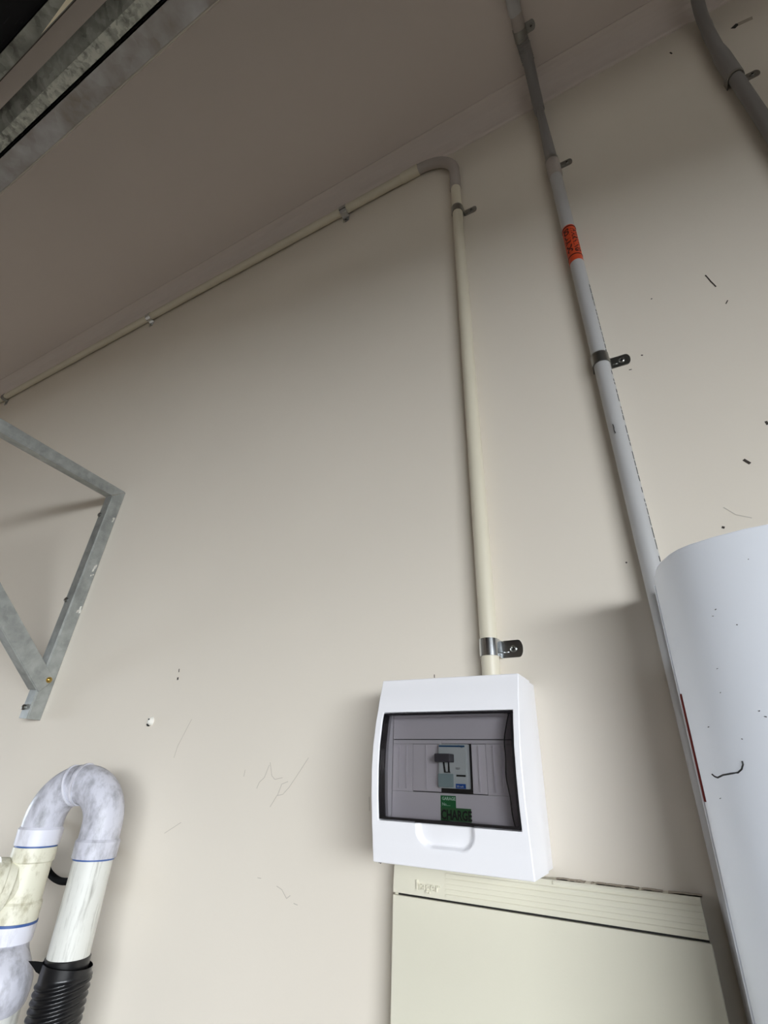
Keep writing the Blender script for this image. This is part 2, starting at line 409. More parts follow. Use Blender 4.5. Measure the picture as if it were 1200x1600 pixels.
# ------------------------------------------------------------------ grey conduit with the orange label
gx = 0.0148; GR = 0.0125; cz_ = ZC - 0.0145
gc = empty('grey_conduit', (gx, 0, 0.9), 'grey PVC conduit with an orange label, running from behind the water heater to the ceiling', 'conduit')
kid(MB().tube([(gx + 0.0045, CY, 0.86), (gx + 0.0015, CY, 1.50), (gx, CY, 1.9), (gx - 0.002, CY, 2.44)], GR, 32), 'upright_pipe', M['grey_pipe'], gc)
kid(MB().tube([(gx - 0.002, CY, 2.412), (gx - 0.002, CY, 2.416), (gx - 0.002, CY, 2.470), (gx - 0.002, CY, 2.474)], [0.0130, 0.0146, 0.0146, 0.0130], 32), 'coupling', M['bend_pvc'], gc)
g = [(gx - 0.002, CY, 2.46), (gx - 0.002, CY, 2.70)] + arc(CY - 0.1065, cz_ - 0.1065, 0.1065, 0, 90, 14, lambda u, v: (gx - 0.003, u, v))
kid(MB().tube(g, 0.0128, 32), 'bend', M['grey_dark'], gc)
pts = []; rr = []
for i in range(49):
    pts.append((gx - 0.003 - 0.004 * i / 48, -0.085 - 0.055 * i / 48, cz_ + (-0.004 if i < 4 else 0.0))); rr.append(0.0136 + 0.0010 * (1 if i % 4 < 2 else -1))
kid(MB().tube(pts, rr, 28), 'corrugated_section', M['grey_dark'], gc, 'ribbed flexible section')
kid(MB().tube([(0.0078, -0.136, cz_), (0.0072, -0.19, cz_)], 0.0132, 28), 'ceiling_socket', M['bend_pvc'], gc)
kid(MB().tube([(0.0072, -0.180, cz_ ), (0.0070, -0.186, cz_), (0.004, -0.40, cz_), (-0.0, -1.2, cz_)], [0.0125, 0.0142, 0.0142, 0.0142], 28), 'ceiling_run', M['grey_pipe'], gc)
# orange label wrapped on the front of the pipe
def wrap(z0, z1, a0, a1, r, n=20):
    mb = MB(); vs = []; fs = []
    for rr_ in (r, r - 0.0006):
        for z in (z0, z1):
            for i in range(n + 1):
                a = math.radians(a0 + (a1 - a0) * i / n); vs.append((gx - 0.0012 + rr_ * math.cos(a), CY + rr_ * math.sin(a), z))
    k = n + 1
    for i in range(n): fs += [(i, i + 1, k + i + 1, k + i), (2 * k + i, 3 * k + i, 3 * k + i + 1, 2 * k + i + 1), (i, 2 * k + i, 2 * k + i + 1, i + 1), (k + i, k + i + 1, 3 * k + i + 1, 3 * k + i)]
    fs += [(0, k, 3 * k, 2 * k), (n, 2 * k + n, 3 * k + n, k + n)]
    return mb.add(vs, fs, True)
lab = kid(wrap(2.116, 2.222, 150, 385, GR + 0.0004, 40), 'warning_label', M['orange'], gc, 'orange warning label')
def wrapped_text(s, size, zt, a_mid, r, sx):
    vs, fs = text_verts(s, size, 0.0002, sx=sx, bold=0.0006)
    h = size * 0.7
    mb = MB()
    out = []
    for u, v, w in vs:
        a = math.radians(a_mid) + (v - h / 2) / r
        out.append((gx - 0.0012 + (r + w) * math.cos(a), CY + (r + w) * math.sin(a), zt - u))
    return mb.add(out, fs)
L0 = root_loc(lab)
for s, a, sz, sx in (('WARNING', 308, 0.0150, 1.02), ('SOLAR DC', 244, 0.0150, 0.98)):
    kid(wrapped_text(s, sz, 2.212, a, GR + 0.0006, sx), 'lettering', M['orange_text'], lab)
for z in (2.1305, 2.2165):
    kid(wrap(z, z + 0.0022, 150, 385, GR + 0.0008, 40), 'border_line', M['orange_text'], lab)
# printed line down the right side of the pipe
pr = MB(); z = 2.045
while z > 1.50:
    dl = random.uniform(0.004, 0.016)
    a = math.radians(337 + random.uniform(-2, 2)); wv = random.uniform(0.0016, 0.0026)
    if not 1.845 < z < 1.872:
        p = [(gx + (GR + 0.00015) * math.cos(a + s * wv / GR / 2) + (0.00375 * (1.9 - z) if z < 1.9 else -0.0037 * (z - 1.9)), CY + (GR + 0.00015) * math.sin(a + s * wv / GR / 2)) for s in (-1, 1)]
        q = [(gx + (GR - 0.0003) * math.cos(a + s * wv / GR / 2) + (0.00375 * (1.9 - z) if z < 1.9 else -0.0037 * (z - 1.9)), CY + (GR - 0.0003) * math.sin(a + s * wv / GR / 2)) for s in (1, -1)]
        pr.prism(p + q, 2, z - dl, z)
    z -= dl + random.choice((0.002, 0.002, 0.003, 0.010))
po_ = kid(pr, 'printed_line', M['black_print'], gc, 'line of tiny black print'); po_['kind'] = 'stuff'
kid(ribbon([(0.0105, 1.727), (0.0112, 1.721), (0.0106, 1.715), (0.0116, 1.710)], 0.0008, CY - GR - 0.0004), 'ink_mark', M['black_print'], gc)
saddle(M['zinc_dull'], at_wall(gx - 0.0005, 1.8655), 'zinc saddle on the grey conduit below its orange label')
saddle(M['zinc_dull'], at_wall(gx - 0.002, 2.470), 'dull saddle on the grey conduit above its orange label', tab=0.026)
saddle(M['zinc_dull'], at_ceiling(0.007, -0.142), 'dull saddle holding the grey conduit to the ceiling', tab=0.022)

# ------------------------------------------------------------------ second grey conduit, top right
g2x = 0.3540; g2r = 0.0118
g2 = empty('grey_conduit', (g2x, 0, 1.46), 'dark grey conduit in the upper right corner of the wall, going up to the ceiling', 'conduit')
kid(MB().tube([(g2x, CY, 0.0), (g2x, CY, 2.47)], g2r, 28), 'upright_pipe', M['grey_dark'], g2)
kid(MB().tube([(g2x, CY, 2.455), (g2x, CY, 2.458), (g2x, CY, 2.545), (g2x + 0.001, CY, 2.575)], [0.0120, 0.0146, 0.0146, 0.0122], 28), 'coupling', M['grey_dark'], g2)
kid(MB().tube([(g2x, CY, 2.56), (g2x + 0.004, CY, 2.66)] + arc(CY - 0.12, cz_ - 0.12, 0.12, 0, 90, 12, lambda u, v: (g2x + 0.007, u, v)) + [(g2x + 0.007, -0.9, cz_)], 0.0118, 28), 'bend', M['grey_dark'], g2)
saddle(M['zinc_dull'], at_wall(g2x, 2.462), 'dull saddle on the dark grey conduit in the upper right corner', tab=0.028)

# ------------------------------------------------------------------ white switchboard
PX0, PX1, PZ0, PZ1 = -0.3386, -0.1520, 1.1606, 1.3640
WX0, WX1, WZ0, WZ1 = -0.3292, -0.1595, 1.2030, 1.3216
KY = [(1.1606, -0.0933), (1.18, -0.0968), (1.2030, -0.1007), (1.23, -0.1041), (1.2556, -0.1055), (1.281, -0.1046), (1.305, -0.1005), (1.33, -0.0940), (1.3640, -0.0836)]
def yf(z):
    for (a, ya), (b, yb) in zip(KY, KY[1:]):
        if z <= b + 1e-9:
            t = (z - a) / (b - a)
            t2 = t * t * (3 - 2 * t)
            return ya + (yb - ya) * (0.6 * t + 0.4 * t2)
    return KY[-1][1]
sb = empty('switchboard', (-0.2453, 0, PZ0), 'small white plastic switchboard with a smoked window, fixed above the cream meter box', 'switchboard')
kid(MB().box(PX0 + 0.0015, PX1 - 0.0015, -0.030, 0, PZ0 + 0.001, PZ1 - 0.001), 'back_box', M['white'], sb, bevel=0.001)
def spaced(a, b, step):
    n = max(1, round((b - a) / step)); return [a + (b - a) * i / n for i in range(n)]
xs = spaced(PX0, WX0, 0.0031) + spaced(WX0, WX1, 0.0013) + spaced(WX1, PX1, 0.0025) + [PX1]
zs = spaced(PZ0, WZ0, 0.0013) + spaced(WZ0, WZ1, 0.004) + spaced(WZ1, PZ1, 0.004) + [PZ1]
def recess(x, z):
    # thumb scoop below the window
    cx, hw, zb, rad = -0.2461, 0.0350, 1.1790, 0.018
    dx = abs(x - cx) - (hw - rad); dz = (zb + rad) - z
    d = (math.hypot(max(dx, 0), max(dz, 0)) - rad) if (dx > 0 or dz > 0) else max(dx, dz) - rad
    t = min(1, max(0, -d / 0.0045)); t = t * t * (3 - 2 * t)
    return 0.0060 * t
cov = MB(); nx, nz = len(xs), len(zs)
vs = [(x, yf(z) + (recess(x, z) if z < WZ0 + 1e-6 else 0), z) for z in zs for x in xs]
fs = []
for j in range(nz - 1):
    for i in range(nx - 1):
        if WX0 - 1e-6 <= xs[i] < WX1 - 1e-6 and WZ0 - 1e-6 <= zs[j] < WZ1 - 1e-6: continue
        fs.append((j * nx + i, j * nx + i + 1, (j + 1) * nx + i + 1, (j + 1) * nx + i))
cov.add(vs, fs, True)
YBK = -0.0302; YIN = -0.064
iW0 = min(range(nx), key=lambda i: abs(xs[i] - WX0)); iW1 = min(range(nx), key=lambda i: abs(xs[i] - WX1))
jW0 = min(range(nz), key=lambda j: abs(zs[j] - WZ0)); jW1 = min(range(nz), key=lambda j: abs(zs[j] - WZ1))
def skirt(loop, yb):
    o = len(cov.v); n = len(loop)
    for k in loop: cov.v.append((cov.v[k][0], yb, cov.v[k][2]))
    for a in range(n):
        b = (a + 1) % n
        cov.f.append((loop[a], loop[b], o + b, o + a)); cov.sm.append(False)
outer = [i for i in range(nx)] + [j * nx + nx - 1 for j in range(1, nz)] + [(nz - 1) * nx + i for i in range(nx - 2, -1, -1)] + [j * nx for j in range(nz - 2, 0, -1)]
innr = [jW0 * nx + i for i in range(iW0, iW1 + 1)] + [j * nx + iW1 for j in range(jW0 + 1, jW1 + 1)] + [jW1 * nx + i for i in range(iW1 - 1, iW0 - 1, -1)] + [j * nx + iW0 for j in range(jW1 - 1, jW0, -1)]
skirt(outer, YBK); skirt(innr, YIN)
kid(cov, 'front_cover', M['white'], sb, sharp=30, bevel=0.0012)
# smoked window: a curved sheet with turned-in edges
ZS = [WZ0 + 0.0012 + (WZ1 - WZ0 - 0.0024) * i / 24 for i in range(25)]
g0, g1 = WX0 + 0.0009, WX1 - 0.0009
sheet = MB()
sheet.add([(x, yf(z) + 0.0012, z) for z in ZS for x in (g0 + 0.0016, g1 - 0.0016)], [(2 * j, 2 * j + 1, 2 * j + 3, 2 * j + 2) for j in range(24)], True)
win = kid(sheet, 'smoked_window', M['smoke'], sb, 'smoked transparent window')
edge = MB()
for xa, xb in ((g0, g0 + 0.0016), (g1 - 0.0016, g1)):
    edge.prism([(yf(z) + 0.0006, z) for z in ZS] + [(yf(z) + 0.0135, z) for z in reversed(ZS)], 0, xa, xb)
for za, zb, dy in ((ZS[0], ZS[0] + 0.0026, 0.008), (ZS[-1] - 0.0024, ZS[-1], 0.010)):
    edge.prism([(yf(za) + 0.0009, za), (yf(zb) + 0.0009, zb), (yf(zb) + dy, zb), (yf(za) + dy, za)], 0, g0, g1)
# the moulded side returns of the window: a second smoked layer, its inner rim a wavy dark line
def xr(z):
    t = (z - ZS[0]) / (ZS[-1] - ZS[0])
    return g1 - 0.0045 - 0.0065 * math.sin(math.pi * min(1, t * 1.05)) ** 0.7 * (0.55 + 0.45 * t) - 0.0006 * math.sin(t * 19)
for k in range(len(ZS) - 1):
    za, zb = ZS[k], ZS[k + 1]
    edge.add([(xr(za) - 0.0013, yf(za) + 0.0022, za), (xr(za), yf(za) + 0.0022, za), (xr(zb), yf(zb) + 0.0022, zb), (xr(zb) - 0.0013, yf(zb) + 0.0022, zb)], [(0, 1, 2, 3)])
ret = MB()
ret.add([q for z in ZS for q in ((xr(z), yf(z) + 0.0023, z), (g1 - 0.0016, yf(z) + 0.0023, z))], [(2 * j, 2 * j + 1, 2 * j + 3, 2 * j + 2) for j in range(24)], True)
ret.add([q for z in ZS for q in ((g0 + 0.0016, yf(z) + 0.0100, z), (g0 + 0.0070, yf(z) + 0.0100, z))], [(2 * j, 2 * j + 1, 2 * j + 3, 2 * j + 2) for j in range(24)], True)
kid(ret, 'side_return', M['smoke_return'], win, 'darker smoked side return')['kind'] = 'stuff'
kid(edge, 'window_edge', M['smoke_dark'], win, 'dark edge of the smoked window')
lip = MB()
lp = [(-0.2815, 1.2046), (-0.270, 1.2062), (-0.246, 1.2075), (-0.222, 1.2066), (-0.211, 1.2050), (-0.211, 1.2036), (-0.2815, 1.2036)]
kid(lip.prism(lp, 1, -0.1012, -0.0985), 'window_grip', M['smoke_dark'], win, 'dark grip lip of the window')
# grey inner panel (escutcheon) made of separate plates with recessed joints
def plate(name, x0, x1, z0, z1, y=-0.0680, t=0.0028, m='panel_in', parent=None, bevel=0.0004):
    return kid(MB().box(x0, x1, y, y + t, z0, z1), name, M[m], parent or sb, bevel=bevel)
kid(MB().box(PX0 + 0.003, PX1 - 0.003, -0.0640, -0.0625, WZ0 - 0.012, WZ1 + 0.012), 'back_plate', M['dark'], sb)
plate('escutcheon', -0.3286, PX1 - 0.0035, 1.2922, 1.3330)
plate('escutcheon', PX0 + 0.0035, -0.3292, 1.192, 1.3330)
plate('escutcheon', -0.3286, PX1 - 0.0035, 1.192, 1.2332)
plate('escutcheon', -0.3286, -0.2612, 1.2868, 1.2913); plate('escutcheon', -0.2612, PX1 - 0.0035, 1.2872, 1.2913)
plate('escutcheon', -0.3286, -0.3003, 1.2334, 1.2866); plate('escutcheon', -0.2036, PX1 - 0.0035, 1.2334, 1.2870)
plate('blank_plate', -0.2997, -0.2622, 1.2342, 1.2864, -0.0684); plate('blank_plate', -0.2215, -0.2040, 1.2340, 1.2868, -0.0684)
for x, y in ((-0.3189, -0.068), (-0.3087, -0.068), (-0.2811, -0.0684), (-0.2125, -0.0684), (-0.1945, -0.068), (-0.1850, -0.068)):
    kid(MB().box(x - 0.0005, x + 0.0005, y - 0.0020, y, 1.2362, 1.2850), 'raised_rib', M['panel_in'], sb)
kid(MB().box(-0.3300, -0.3291, -0.0692, -0.068, 1.235, 1.315), 'raised_rib', M['panel_in'], sb)
sc = lathe([(0.0030, 0), (0.0030, 0.0006), (0.0022, 0.0010)], 20); sc.xform(Matrix.Translation((-0.3345, -0.0680, 1.2627)) @ Matrix.Rotation(math.radians(90), 4, 'X'))
kid(sc, 'panel_screw', M['toggle'], sb)
# the breaker
BX0, BX1, BZ0, BZ1 = -0.2603, -0.2236, 1.2386, 1.2862
br = kid(MB().box(BX0, BX1, -0.0775, -0.0560, BZ0, BZ1), 'circuit_breaker', M['breaker'], sb, 'grey two-pole safety switch', bevel=0.0006)
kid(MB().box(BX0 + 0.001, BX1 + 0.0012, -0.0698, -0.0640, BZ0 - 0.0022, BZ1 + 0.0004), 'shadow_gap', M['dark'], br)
kid(MB().box(BX0 + 0.0004, BX1 - 0.0020, -0.0790, -0.0770, 1.2546, 1.2852), 'upper_face', M['breaker'], br)
kid(MB().box(BX0 + 0.0010, BX1 - 0.0026, -0.0796, -0.0784, 1.2828, 1.2846), 'navy_strip', M['blue_strip'], br)
tg = MB().box(-0.2600, -0.2400, -0.0930, -0.0780, 1.2660, 1.2750)
kid(tg, 'toggle', M['toggle'], br, 'charcoal toggle lever', bevel=0.0010)
kid(MB().prism([(-0.2545, 1.2662), (-0.2525, 1.2662), (-0.2508, 1.2552), (-0.2528, 1.2552)], 1, -0.0800, -0.0780).prism([(-0.2478, 1.2662), (-0.2462, 1.2662), (-0.2456, 1.2552), (-0.2476, 1.2552)], 1, -0.0800, -0.0780).box(-0.2528, -0.2450, -0.0802, -0.0780, 1.2550, 1.2560), 'toggle_slot', M['black_print'], br)
kid(MB().box(BX0 + 0.0002, -0.2420, -0.0815, -0.0770, 1.2398, 1.2538), 'terminal_block', M['breaker_teal'], br, 'teal-grey terminal cover', bevel=0.0004)
tb = MB()
for z in (1.2432, 1.2472, 1.2512): tb.box(BX0 + 0.0006, -0.2425, -0.0823, -0.0812, z, z + 0.0008)
kid(tb, 'terminal_ridge', M['breaker_teal'], br)
kid(MB().box(-0.2380, -0.2265, -0.0782, -0.0772, 1.2512, 1.2532), 'rating_label', M['black_print'], br)
bl = kid(MB().box(-0.2390, -0.2268, -0.0784, -0.0772, 1.2389, 1.2438), 'blue_label', M['blue'], br)
kid(wall_text('hager', -0.2335, -0.0797, 1.2826, 0.0036, 0.0003), 'lettering', M['blue_strip'], br)
kid(wall_text('30 mA', -0.2378, -0.0787, 1.2400, 0.0032, 0.0003), 'lettering', M['breaker'], br)
kid(wall_text('TEST', -0.2385, -0.0792, 1.2585, 0.0030, 0.0003, 0.9), 'lettering', M['toggle'], br)
# green labels under the breaker
GY = -0.0683
kid(MB().box(-0.2626, -0.2434, GY - 0.0004, -0.0679, 1.2186, 1.2308), 'garage_label', M['green'], sb, 'green label reading GARAGE')
kid(MB().box(-0.2628, -0.2250, GY - 0.0003, -0.0679, 1.2052, 1.2186), 'charge_label', M['green_dull'], sb, 'green label reading CHARGE in black')
kid(wall_text('GARAGE', -0.2608, GY - 0.0006, 1.2262, 0.0046, 0.0003, 0.95, 0.0001), 'lettering', M['label_text'], sb)
kid(wall_text('No.....', -0.2608, GY - 0.0006, 1.2204, 0.0046, 0.0003, 0.95), 'lettering', M['label_text'], sb)
kid(wall_text('CHARGE', -0.2625, GY - 0.0005, 1.2068, 0.0135, 0.0003, 0.72, 0.0004), 'lettering', M['black_print'], sb)

# ------------------------------------------------------------------ cream meter box below
mbx = empty('meter_box', (-0.18, 0, 0.45), 'cream flush meter box with a ribbed top trim, below the white switchboard', 'meter box')
MX0, MX1 = -0.3462, -0.0090
kid(MB().box(MX0 + 0.001, MX1 - 0.001, -0.022, 0, 0.45, 1.1535), 'frame', M['cream'], mbx)
kid(MB().prism([(-0.0225, 1.1228), (-0.0262, 1.1228), (-0.0258, 1.138), (-0.0235, 1.1545), (-0.0225, 1.1545)], 0, MX0, MX1 - 0.001), 'top_trim', M['cream'], mbx, 'ribbed top trim', bevel=0.0008)
ribs = MB()
for i in range(6):
    z = 1.1262 + i * 0.0050
    x0 = -0.276 if i < 5 else -0.15
    yb = -0.0262 + (z - 1.1228) / 0.0317 * 0.0022
    ribs.prism([(yb + 0.0006, z - 0.0008), (yb - 0.0016, z - 0.0004), (yb - 0.0010, z + 0.0018), (yb + 0.0006, z + 0.0030)], 0, x0, MX1 - 0.002)
kid(ribs, 'trim_rib', M['cream'], mbx)
kid(wall_text('hager', -0.3145, -0.0264, 1.1290, 0.0140, 0.0030), 'embossed_lettering', M['cream'], mbx, 'raised lettering reading hager')
kid(MB().box(MX0 - 0.0005, MX1 + 0.0004, -0.0262, -0.020, 0.45, 1.1205), 'door', M['cream'], mbx, 'plain cream door', bevel=0.0012)
kid(MB().box(MX0 + 0.006, MX1 - 0.001, -0.0225, -0.0215, 1.1200, 1.1232), 'door_gap', M['dark'], mbx, 'dark gap above the door')
dl = MB()
for i in range(60):
    x = -0.150 + 0.138 * random.random() ** 1.6; w = random.uniform(0.002, 0.008)
    dl.box(x, x + w, -0.0120, -0.0004, 1.1535, 1.1541 + random.uniform(0, 0.0005))
kid(dl, 'dust_line', M['dust'], mbx, 'line of brown dust along the top')['kind'] = 'stuff'

# ------------------------------------------------------------------ water heater
half = [(0.0066, -0.060), (0.0070, -0.079), (0.0090, -0.100), (0.0118, -0.115), (0.0160, -0.128), (0.0234, -0.145), (0.032, -0.157), (0.042, -0.1655), (0.062, -0.1765), (0.0874, -0.1855), (0.1116, -0.1895), (0.145, -0.1925), (0.185, -0.1935)]
ax = 0.185
prof = half + [(2 * ax - x, y) for x, y in reversed(half[:-1])]
HB, HT = 0.86, 1.462
wh = empty('water_heater', (ax, 0, HB), 'white wall-mounted water heater with a bulging front at the right edge of the photo', 'water heater')
wh.rotation_euler = (0, math.radians(0.6), 0)
def hk(mb, name, m, label=None, parent=None, **k):
    mb.v = [(v[0] - ax, v[1], v[2] - HB) for v in mb.v]
    o = mb.build(name, M[m], parent or wh, **k)
    if label: o['label'] = label
    return o
hs = 0.0018
cv = MB()
n = len(prof)
vs = [(x + hs, y, z) for z in (HB, HT) for x, y in prof]
cv.add(vs, [(i, i + 1, n + i + 1, n + i) for i in range(n - 1)], True)
cv.f += [tuple(range(n))[::-1], tuple(range(n, 2 * n)), (n - 1, 0, n, 2 * n - 1)]; cv.sm += [False] * 3
hk(cv, 'front_cover', 'white_side', sharp=40, bevel=0.0015)
hk(MB().box(0.0052 + hs, 2 * ax - 0.0052 + hs, -0.0598, -0.034, HB + 0.004, HT - 0.003), 'back_case', 'white_side', bevel=0.001)
for za in (0.92, 1.33): hk(MB().box(0.09, 0.28, -0.0338, 0.0, za, za + 0.04), 'mounting_rail', 'galv')
hk(MB().box(0.0078, 0.0100, -0.086, -0.066, 1.236, 1.332), 'warning_sticker', 'red', 'red-orange sticker on the left side')
# pen stroke and paint chips on the front, following its curve
def front_y(x):
    for (a, ya), (b, yb) in zip(half, half[1:]):
        if x <= b: return ya + (yb - ya) * (x - a) / (b - a)
    return half[-1][1]
def front_mark(pts, r):
    mb = MB()
    return mb.tube([(x + hs, front_y(x) - 0.0001, z) for x, z in pts], r, 6)
hk(front_mark([(0.0160, 1.2585), (0.0175, 1.2567), (0.0192, 1.2560), (0.0232, 1.2580), (0.0290, 1.2592), (0.0335, 1.2600), (0.0365, 1.2625), (0.0382, 1.2660), (0.0382, 1.2685)], 0.0007), 'pen_stroke', 'black_print', 'curved black pen stroke')
for x, z in ((0.0445, 1.388), (0.0480, 1.393), (0.060, 1.3765), (0.0375, 1.342), (0.0355, 1.322), (0.058, 1.305), (0.0605, 1.301), (0.082, 1.432), (0.021, 1.296), (0.0415, 1.285), (0.0565, 1.268), (0.057, 1.252), (0.0172, 1.240), (0.085, 1.36)):
    hk(front_mark([(x, z), (x + random.uniform(0.0006, 0.0016), z + random.uniform(-0.0006, 0.0008))], random.uniform(0.00022, 0.00042)), 'paint_chip', 'toggle')

# ------------------------------------------------------------------ wall bracket
wb = empty('wall_bracket', (-1.2407, -0.001, 1.9347), 'galvanised triangular shelf bracket of angle iron, bolted to the left of the wall', 'bracket')
wb.rotation_euler = (0, math.radians(4.1), 0)
def wk(mb, name, m, label=None, parent=None, **k):
    o = mb.build(name, M[m], parent or wb, **k)
    if label: o['label'] = label
    return o
leg = wk(MB().prism([(0, -0.6015), (0, 0.0), (-0.0295, -0.0245), (-0.0295, -0.6015)], 0, -0.003, 0).box(-0.030, 0, -0.0325, -0.0295, -0.6015, -0.0262), 'upright_angle', 'galv', bevel=0.0008)
AL = 0.64; sl = -0.0581
arm = [(-0.0008, 0.0004), (-AL, AL * 0.0581), (-AL, AL * 0.0515 - 0.0248), (-0.0300, -0.0236)]
wk(MB().prism(arm, 0, -0.003, 0.0).prism([(-0.033, -0.0268 + 0.0002), (-0.033, -0.0236), (-AL, AL * 0.0515 - 0.0248), (-AL, AL * 0.0515 - 0.0280)], 0, -0.030, 0.0), 'top_arm', 'galv', bevel=0.0008)
u = Vector((-0.735, 0.678)).normalized(); A = Vector((-0.0040, -0.512)); B = Vector((-0.0285, -0.5436)); LL = 0.66
pn = Vector((u.y, -u.x))
if pn.dot(B - A) < 0: pn = -pn
brace = MB().prism([tuple(A), tuple(A + u * LL), tuple(B + u * LL), tuple(B)], 0, 0.0004, 0.0034)
B2 = B + u * 0.008
brace.prism([tuple(B2), tuple(B2 + u * (LL - 0.02)), tuple(B2 + u * (LL - 0.02) + pn * 0.003), tuple(B2 + pn * 0.003)], 0, -0.029, 0.0034)
wk(brace, 'brace', 'galv', 'diagonal brace', bevel=0.0008)
bo = lathe([(0.0068, 0), (0.0068, 0.0012), (0.0048, 0.0014), (0.0046, 0.005), (0.0030, 0.0062)], 12)
bo.xform(Matrix.Translation((0.0034, -0.0162, -0.5146)) @ Matrix.Rotation(math.radians(90), 4, 'Y'))
wk(bo, 'pivot_bolt', 'brass', 'brassy bolt joining brace and upright')
for z in (-0.083, -0.324, -0.578):
    b_ = lathe([(0.0062, 0), (0.0062, 0.0035), (0.0040, 0.0052), (0.001, 0.0058)], 12)
    b_.xform(Matrix.Translation((-0.023, -0.0325, z)) @ Matrix.Rotation(math.radians(90), 4, 'X'))
    wk(b_, 'coach_bolt', 'zinc_dull')
for z, h in ((-0.236, 0.034), (-0.343, 0.018), (-0.09, 0.012)):
    mb = MB()
    for i in range(9):
        zz = z + random.uniform(-h / 2, h / 2); w = random.uniform(0.002, 0.0048); yy = random.uniform(-0.0095, -0.003)
        mb.prism([(yy - w / 2, zz - w), (yy + w / 2, zz - w * 0.6), (yy + w / 2, zz + w), (yy - w / 3, zz + w * 0.7)], 0, -0.0005, 0.0006)
    wk(mb, 'paint_splash', 'plaster', 'splash of cream wall paint')

# ------------------------------------------------------------------ overhead galvanised track and open garage door
TZ = 2.50; TX0, TX1 = -3.5, 2.5
tr = empty('door_track', (-0.9, -0.6, TZ), 'galvanised double overhead track running along the ceiling at upper left', 'track')
kid(MB().box(TX0, TX1, -0.6035, -0.558, TZ, TZ + 0.0022).box(TX0, TX1, -0.6035, -0.6015, TZ, TZ + 0.03), 'angle_rail', M['galv_rust'], tr, 'flat grey angle rail with rusty patches')
kid(MB().tube([(TX0, -0.5575, TZ + 0.0005), (TX1, -0.5575, TZ + 0.0005)], 0.0022, 10), 'rolled_edge', M['galv_edge'], tr)
kid(MB().box(TX0, TX1, -0.630, -0.6062, TZ, TZ + 0.0022).box(TX0, TX1, -0.6084, -0.6062, TZ, TZ + 0.03), 'channel_flange', M['galv_track'], tr, 'speckled galvanised flange')
kid(MB().prism([(-0.630, TZ + 0.002), (-0.6545, TZ + 0.020), (-0.6545, TZ + 0.0225), (-0.630, TZ + 0.0045)], 0, TX0, TX1), 'channel_web', M['galv_dark'], tr)
for x in (-3.2, 1.9):
    kid(MB().box(x, x + 0.03, -0.6060, -0.6036, TZ + 0.004, ZC), 'hanger', M['galv_edge'], tr)
kid(MB().box(TX0, TX1, -0.6062, -0.6036, TZ + 0.012, TZ + 0.0145), 'track_slot', M['dark'], tr)
gd = empty('garage_door', (0.4, -2.9, TZ), 'raised black garage door lying flat overhead at the top left corner', 'garage door')
DX0, DX1 = -1.6, 2.3
for i in range(4):
    a = DX0 + (DX1 - DX0) * i / 4; b = DX0 + (DX1 - DX0) * (i + 1) / 4
    kid(MB().box(a + 0.003, b - 0.003, -5.1, -0.706, TZ + 0.012, TZ + 0.045), 'door_panel', M['door_black'], gd)
kid(MB().box(DX0, DX1, -0.7085, -0.6835, TZ, TZ + 0.0022).box(DX0, DX1, -0.7085, -0.7065, TZ, TZ + 0.02), 'edge_rail', M['galv_dark'], gd, 'speckled galvanised edge rail')
kid(MB().prism([(-0.816, -0.6850), (-0.60, -0.7000), (-0.60, -0.6850)], 2, TZ - 0.0008, TZ), 'lit_gap_sliver', M['sliver'], gd, 'tapering cream sliver standing for the lit gap along the edge')  # cream wedge added in place of a lit thing behind the gap
kid(MB().box(DX0, DX1, -0.6836, -0.6818, TZ - 0.0004, TZ + 0.014), 'rusty_edge', M['scuff'], gd)
for x in (-1.5, 2.1):
    for y in (-0.70, -5.05):
        kid(MB().box(x, x + 0.03, y, y + 0.003, TZ + 0.002, ZC), 'hanger', M['galv_edge'], gd)

# ------------------------------------------------------------------ drain pipe with U bend, lower left
RX, RY, LX, LY = -0.8248, -0.104, -0.9215, -0.1405
dp = empty('drain_pipe', (-0.87, -0.12, 0), 'white PVC drain pipe looping over in a U bend at lower left', 'pipe')
def cyl(prof_, x, y, n=32): return move(lathe(prof_, n), x, y, 0)
kid(cyl([(0.0278, 0.980), (0.0278, 1.135)], RX, RY), 'down_pipe', M['pvc_old'], dp, 'scuffed white down pipe')
kid(cyl([(0.0288, 1.1232), (0.0312, 1.1236), (0.0318, 1.1450), (0.0290, 1.1490)], RX, RY), 'bend_socket', M['pvc_bend'], dp)
kid(cyl([(0.0290, 1.1212), (0.0290, 1.1234)], RX, RY), 'primer_line', M['primer'], dp, 'thin line of blue primer')
kid(cyl([(0.0288, 1.1352), (0.0312, 1.1356), (0.0318, 1.1565), (0.0290, 1.1600)], LX, LY), 'bend_socket', M['pvc_new'], dp)
d = Vector((LX - RX, LY - RY, 0)); dist = d.length; e = d.normalized(); R = dist / 2
ctr = Vector(((LX + RX) / 2, (LY + RY) / 2, 1.1665))
def ua(a):
    a = math.radians(a); return ctr - e * (R * math.cos(a)) + Vector((0, 0, R * math.sin(a) * 1.04))
up = [Vector((RX, RY, 1.144))] + [ua(a) for a in range(0, 181, 6)] + [Vector((LX, LY, 1.152))]
kid(MB().tube(up[:18], 0.0292, 32), 'bend', M['pvc_bend'], dp, 'weathered grey bend')
kid(MB().tube(up[17:], 0.0292, 32), 'bend', M['pvc_bend'], dp)
for a in (90, 106):
    kid(MB().tube([ua(a - 1.8), ua(a + 1.8)], 0.0310, 32), 'bend_rim', M['pvc_new'], dp, 'raised white rim')
bl_ = lathe([(0.006, 0), (0.0055, 0.0015)], 12)
q = ua(150); outw = (q - ctr).normalized()
